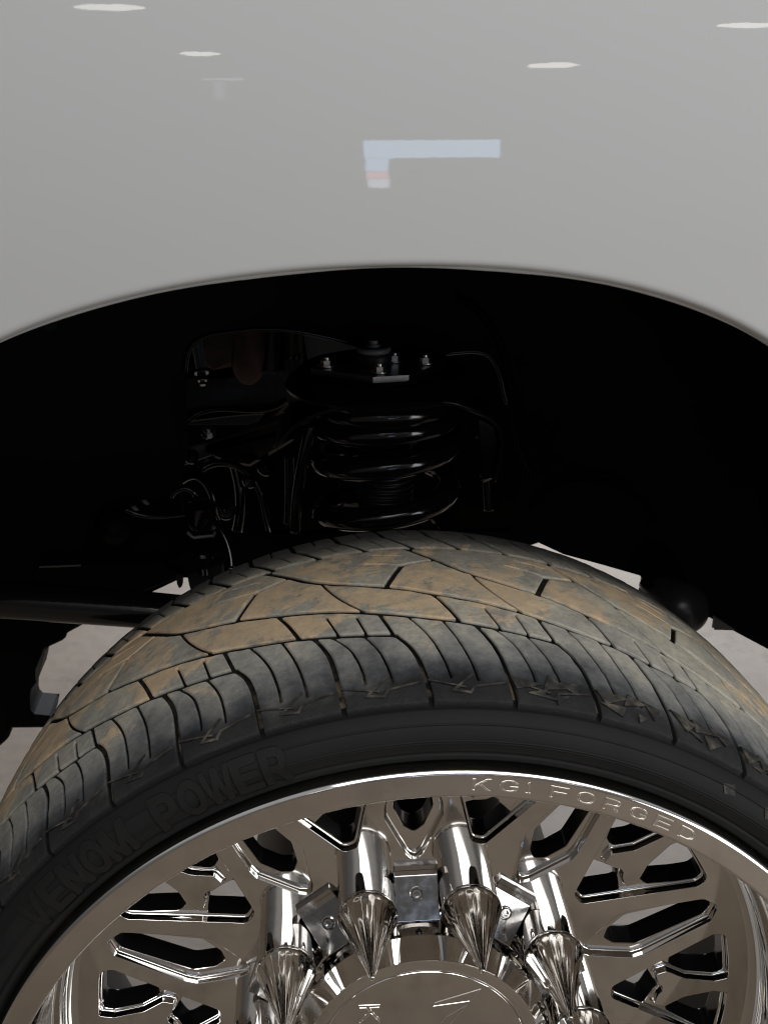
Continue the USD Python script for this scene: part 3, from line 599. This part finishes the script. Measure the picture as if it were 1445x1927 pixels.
# engine side and what hangs in the gap
plate([(300, 707), (420, 712), (480, 700), (600, 690), (620, 690), (620, 800), (300, 800)], .90, .06, navy, 'engine_block', car)
plate([(560, 640), (1250, 640), (1250, 1020), (1020, 1020), (900, 1060), (560, 1060)], .97, .02, liner_black, 'bulkhead', car)
plate([(340, 778), (440, 768), (560, 762), (560, 776), (440, 784), (340, 796)], .86, .02, gloss_black, 'block_rail', car)
obj('heat_shield', hull(P3((385, 600, .80), (440, 600, .80), (436, 680, .80), (402, 696, .80), (385, 680, .80), (385, 600, .84), (440, 600, .84), (436, 690, .84), (390, 690, .84))), rust, car, smooth=40)
obj('exhaust_runner', tube(spline(P3((470, 590, .80), (470, 640, .80), (468, 690, .805), (466, 712, .82)), 24), [.020] * 18 + [.019, .018, .016, .014, .011, .008], 20), rust, car, smooth=True)
obj('hose', tube(spline(P3((512, 590, .80), (512, 640, .80), (506, 700, .80)), 20), .010, 16), satin_black, car, smooth=True)
obj('hose', tube(spline(P3((550, 590, .79), (552, 660, .79), (556, 725, .79)), 20), .012, 16), satin_black, car, smooth=True)
obj('hose_clamp', tube(P3((551, 664, .79), (551.5, 672, .79)), .0135, 18), gloss_black, car)
plate([(566, 600), (680, 600), (672, 705), (584, 705)], .84, .01, grey_metal, 'side_bracket', car)
st = P3((368, 600, .74), (372, 650, .74), (380, 692, .74)); obj('brake_union', tube(st, .007, 12), grey_metal, car)
obj('bleed_nipple', bolt(px(379, 698, .735), [.1, -.6, -.8], .0058, .012), steel, car, smooth=30)
obj('wiring_conduit', tube(spline(P3((535, 755, .80), (515, 775, .79), (495, 795, .78), (482, 812, .77)), 60), [.006 + .0013 * (i % 4 < 2) for i in range(60)], 12), satin_black, car, smooth=30)
plate([(335, 845), (420, 826), (538, 787), (546, 801), (432, 846), (338, 880)], .70, .025, grey_metal, 'frame_arm', car)
obj('arm_bolt', bolt(px(393, 815, .69), [0, -.7, .7], .006, .010), steel, car, smooth=30)
obj('arm_bolt', bolt(px(388, 868, .69), [0, -1, .2], .0025, .004), grey_metal, car, smooth=30)
plate([(385, 852), (545, 805), (555, 830), (470, 880), (420, 872)], .66, .03, gloss_black, 'upper_arm', car, bevel=.004)
# spring tower
tower = xf('spring_tower', car)
tower_black = mat('tower_black', {'g': ('geometry', {}), 'n': pos_n(45, 3), 'b': ('bump', {'strength': .10, 'distance': .002}), 'p': (P, {'base_color': (.003, .003, .004), 'roughness': .30, 'specular_ior_level': .22})}, [('g.position', 'n.vector'), ('n.fac', 'b.height'), ('b.normal', 'p.normal')])
SX, SY = -.0075, .525
hz = lambda u, v, y: px(u, v, y)
rim = spline(P3((520, 842, .47), (548, 806, .455), (600, 778, .447), (680, 763, .443), (770, 757, .443), (850, 758, .447), (892, 772, .455), (936, 800, .47), (943, 836, .48), (930, 905, .49)), 90)
obj('tower_rim', tube(rim, .0026, 10), tower_black, tower, smooth=True)
sk = np.stack([rim, rim + np.array([0, .07, .004])]); obj('tower_skirt', grid(sk), liner_black, tower, smooth=True)
plate([(893, 775), (936, 800), (943, 836), (928, 905), (905, 912), (898, 860)], .49, .05, gloss_black, 'tower_leg', tower, bevel=.004)
Z0 = px(700, 704, .468)[2]
tp = [pz(u, v, Z0)[:2] for u, v in ((586, 692), (618, 684), (700, 676), (760, 677), (834, 675), (838, 679), (768, 705), (702, 709))]
g = Polygon(tp).buffer(.001); m = trimesh.creation.extrude_polygon(g, .006, engine='earcut'); m.apply_translation([0, 0, Z0 - .006]); obj('top_plate', m, mat('plate_black', {'p': (P, {'base_color': (.28, .28, .29), 'roughness': .3, 'metallic': 1.0})}), tower, smooth=False)
for (u, v) in ((615, 688), (714, 700), (800, 683), (742, 679)):
    obj('tower_bolt', bolt(pz(u, v, Z0 + .0005), [0, 0, 1], .0060, .0058), steel, tower, smooth=30)
c0 = pz(703, 686, Z0)
ZL = px(715, 762, SY - .10)[2]
def vrev(prof, c, n=48):
    t = np.linspace(0, 2 * math.pi, n, endpoint=False); p = np.array(prof, float)
    return grid(np.stack([c[0] + p[:, 1, None] * np.cos(t), c[1] + p[:, 1, None] * np.sin(t), np.repeat(p[:, :1], n, 1)], -1), True)
obj('strut_bush', vrev([(Z0, .0175), (Z0 + .010, .0185), (Z0 + .013, .017), (Z0 + .013, .002)], c0), satin_black, tower, smooth=30)
obj('strut_washer', vrev([(Z0 + .0132, .0165), (Z0 + .0145, .0172), (Z0 + .0170, .0172), (Z0 + .0185, .0160), (Z0 + .0185, .007), (Z0 + .021, .007), (Z0 + .021, .0045), (Z0 + .025, .0045), (Z0 + .025, .0003)], c0), grey_metal, tower, smooth=30)
obj('tower_shell', vrev([(Z0 - .0065, .004), (Z0 - .0065, .066), (Z0 - .0080, .0715), (Z0 - .0130, .0745), ((Z0 + ZL) / 2 - .002, .0785), (ZL + .012, .0835), (ZL + .006, .0890), (ZL, .0965), (ZL - .004, .0985), (ZL - .0075, .0975), (ZL - .0065, .0890), (ZL - .002, .0800)], (SX - .003, SY), 72), tower_black, tower, smooth=40)
# coil spring and the bellows inside it
Rc, rc = .0668, .0124
fr_rows = [(0.0, 1068), (1.0, 974), (2.0, 880), (3.0, 818), (4.0, 785), (5.0, 765)]
zf = CubicSpline([a for a, _ in fr_rows], [px(728, r, SY - Rc)[2] for _, r in fr_rows])
n_ = np.linspace(-.3, 5.0, 520); an = -math.pi / 2 + 2 * math.pi * n_
hx = np.stack([SX + Rc * np.cos(an), SY + Rc * np.sin(an), zf(n_)], 1)
obj('coil_spring', tube(hx, rc, 18), gloss_black, car, smooth=True)
zb0, zb1 = px(722, 1010, SY - .027)[2], px(722, 800, SY - .027)[2]; nb = 17; pr = []
for i in range(nb * 6): pr.append((zb0 + (zb1 - zb0) * i / (nb * 6), .0265 + .0028 * math.cos(2 * math.pi * i / 6)))
obj('bellows', vrev(pr, (SX, SY)), satin_black, car, smooth=True)
obj('damper_body', vrev([(zb0 - .12, .023), (zb0 + .01, .023)], (SX, SY)), gloss_black, car, smooth=True)
# frame bracket, tie rod and links at the left
plate([(-400, 1000), (60, 1120), (250, 1140), (262, 1163), (162, 1174), (125, 1194), (122, 1205), (86, 1222), (80, 1236), (70, 1284), (56, 1302), (55, 1338), (62, 1347), (96, 1350), (92, 1372), (20, 1373), (16, 1391), (0, 1406), (-400, 1420)], .68, .06, liner_black, 'frame_bracket', car, bevel=.004)
plate([(82, 1222), (86, 1224), (73, 1276), (67, 1286), (66, 1262)], .66, .006, plastic_grey, 'splash_tab', car, bevel=.0006)
obj('tie_rod', tube(P3((-180, 1118, .50), (60, 1131, .495), (250, 1146, .485), (520, 1172, .47)), [.0205, .0205, .0195, .019], 36), gloss_black, car, smooth=True)
plate([(60, 1080), (74, 1067), (150, 1064), (300, 1064), (346, 1084), (262, 1118), (240, 1124), (60, 1124)], .585, .02, liner_black, 'cross_member', car, bevel=.002)
obj('member_seam', tube(P3((74, 1067, .583), (110, 1066, .583), (152, 1064, .583)), .0011, 8), plastic_grey, car)
plate([(331, 1083), (345, 1083), (344, 1100), (341, 1107), (337, 1108), (333, 1100)], .57, .004, satin_black, 'hanging_tab', car, bevel=.0008)
plate([(352, 1084), (420, 1060), (420, 1100), (358, 1112)], .56, .01, satin_black, 'knuckle_edge', car)
obj('brake_hose', tube(spline(P3((235, 958, .55), (290, 972, .55), (350, 966, .54), (385, 968, .53), (412, 992, .52), (430, 1030, .51), (436, 1070, .50)), 60), .0032, 10), gloss_black, car, smooth=True)
obj('hose_clip', tube(P3((352, 1002, .53), (364, 1012, .53), (402, 1008, .53), (404, 1000, .53)), .0018, 8), grey_metal, car)
obj('wire_loop', tube(spline(P3((322, 935, .56), (335, 922, .56), (352, 920, .56), (368, 934, .56)), 24), .003, 8), gloss_black, car, smooth=True)
obj('ball_joint', vrev([(px(380, 1000, .53)[2], .016), (px(380, 985, .53)[2], .020), (px(380, 960, .53)[2], .017), (px(380, 950, .53)[2], .008), (px(380, 950, .53)[2], .0003)], px(382, 990, .545)), gloss_black, car, smooth=40)
obj('ball_joint_nut', bolt(px(382, 1046, .53), [0, -.4, -.9], .008, .014), gloss_black, car, smooth=30)
obj('steering_joint', hull([px(215, 990, .57) + .022 * np.array([math.cos(a) * math.cos(b), math.sin(b), math.sin(a) * math.cos(b)]) for a in np.linspace(0, 6.28, 20) for b in (-1.4, -.8, 0, .8)]), liner_black, car, smooth=60)
for (u, v, w) in ((252, 957, 0), (272, 946, 0)):
    plate([(u - 6, v - 3), (u + 2, v - 4), (u + 9, v + 4), (u + 2, v + 5)], .545, .003, grey_metal, 'bright_clip', car, bevel=.0005)
# rear lower arm and its bush at the right
plate([(1206, 1084), (1214, 1098), (1212, 1112), (1228, 1130), (1300, 1160), (1345, 1166), (1420, 1200), (1420, 1080), (1250, 1050)], .615, .02, liner_black, 'arm_mount', car, bevel=.004)
obj('arm_mount_rib', tube(spline(P3((1212, 1098, .60), (1225, 1108, .59), (1270, 1118, .59), (1320, 1124, .60)), 24), .007, 10), gloss_black, car, smooth=True)
ba, bb = px(1236, 1118, .62), px(1304, 1156, .52); obj('arm_bush', tube([ba + q * (bb - ba) for q in (0, .45, .7, .8, .87, .93, .97, .99, 1.0)], [.024, .0275, .0290, .0282, .0255, .0205, .0140, .0070, .001], 40), bush_rubber, car, smooth=40)
plate([(1345, 1161), (1386, 1187), (1342, 1186)], .59, .006, plastic_grey, 'mount_gusset', car, bevel=.0006)
# small fixings just inside the flange
for (u, v) in ((92, 607), (1424, 628)):
    obj('flange_screw', bolt(px(u, v, .045), [0, -1, -.2], .0035, .003), liner_black, car, smooth=30)
plate([(300, 796), (640, 796), (640, 1060), (300, 1030)], .93, .02, liner_black, 'lower_bulkhead', car)
for pts, r_ in (([(378, 884, .64), (430, 872, .64), (476, 900, .63), (500, 965, .62), (512, 1010, .61)], .0042), ([(440, 872, .66), (452, 930, .65), (446, 1000, .64)], .0060),
                ([(544, 858, .55), (545, 910, .55), (543, 985, .55)], .0052), ([(345, 800, .72), (400, 770, .73), (470, 772, .74), (540, 752, .75)], .0035),
                ([(340, 905, .66), (372, 896, .66), (400, 930, .65), (398, 985, .64)], .0050), ([(585, 800, .50), (572, 860, .50), (560, 930, .51), (556, 1000, .52)], .0060),
                ([(905, 800, .56), (912, 860, .56), (920, 960, .56)], .0055)):
    obj('brake_line', tube(spline(P3(*pts), 50), r_, 10), gloss_black, car, smooth=True)
for (u, v, y, r_) in ((470, 905, .63, .006), (425, 960, .62, .008), (500, 880, .66, .007), (360, 860, .69, .006)):
    obj('line_fitting', bolt(px(u, v, y), [.2, -.8, .5], r_, .010), gloss_black, car, smooth=30)
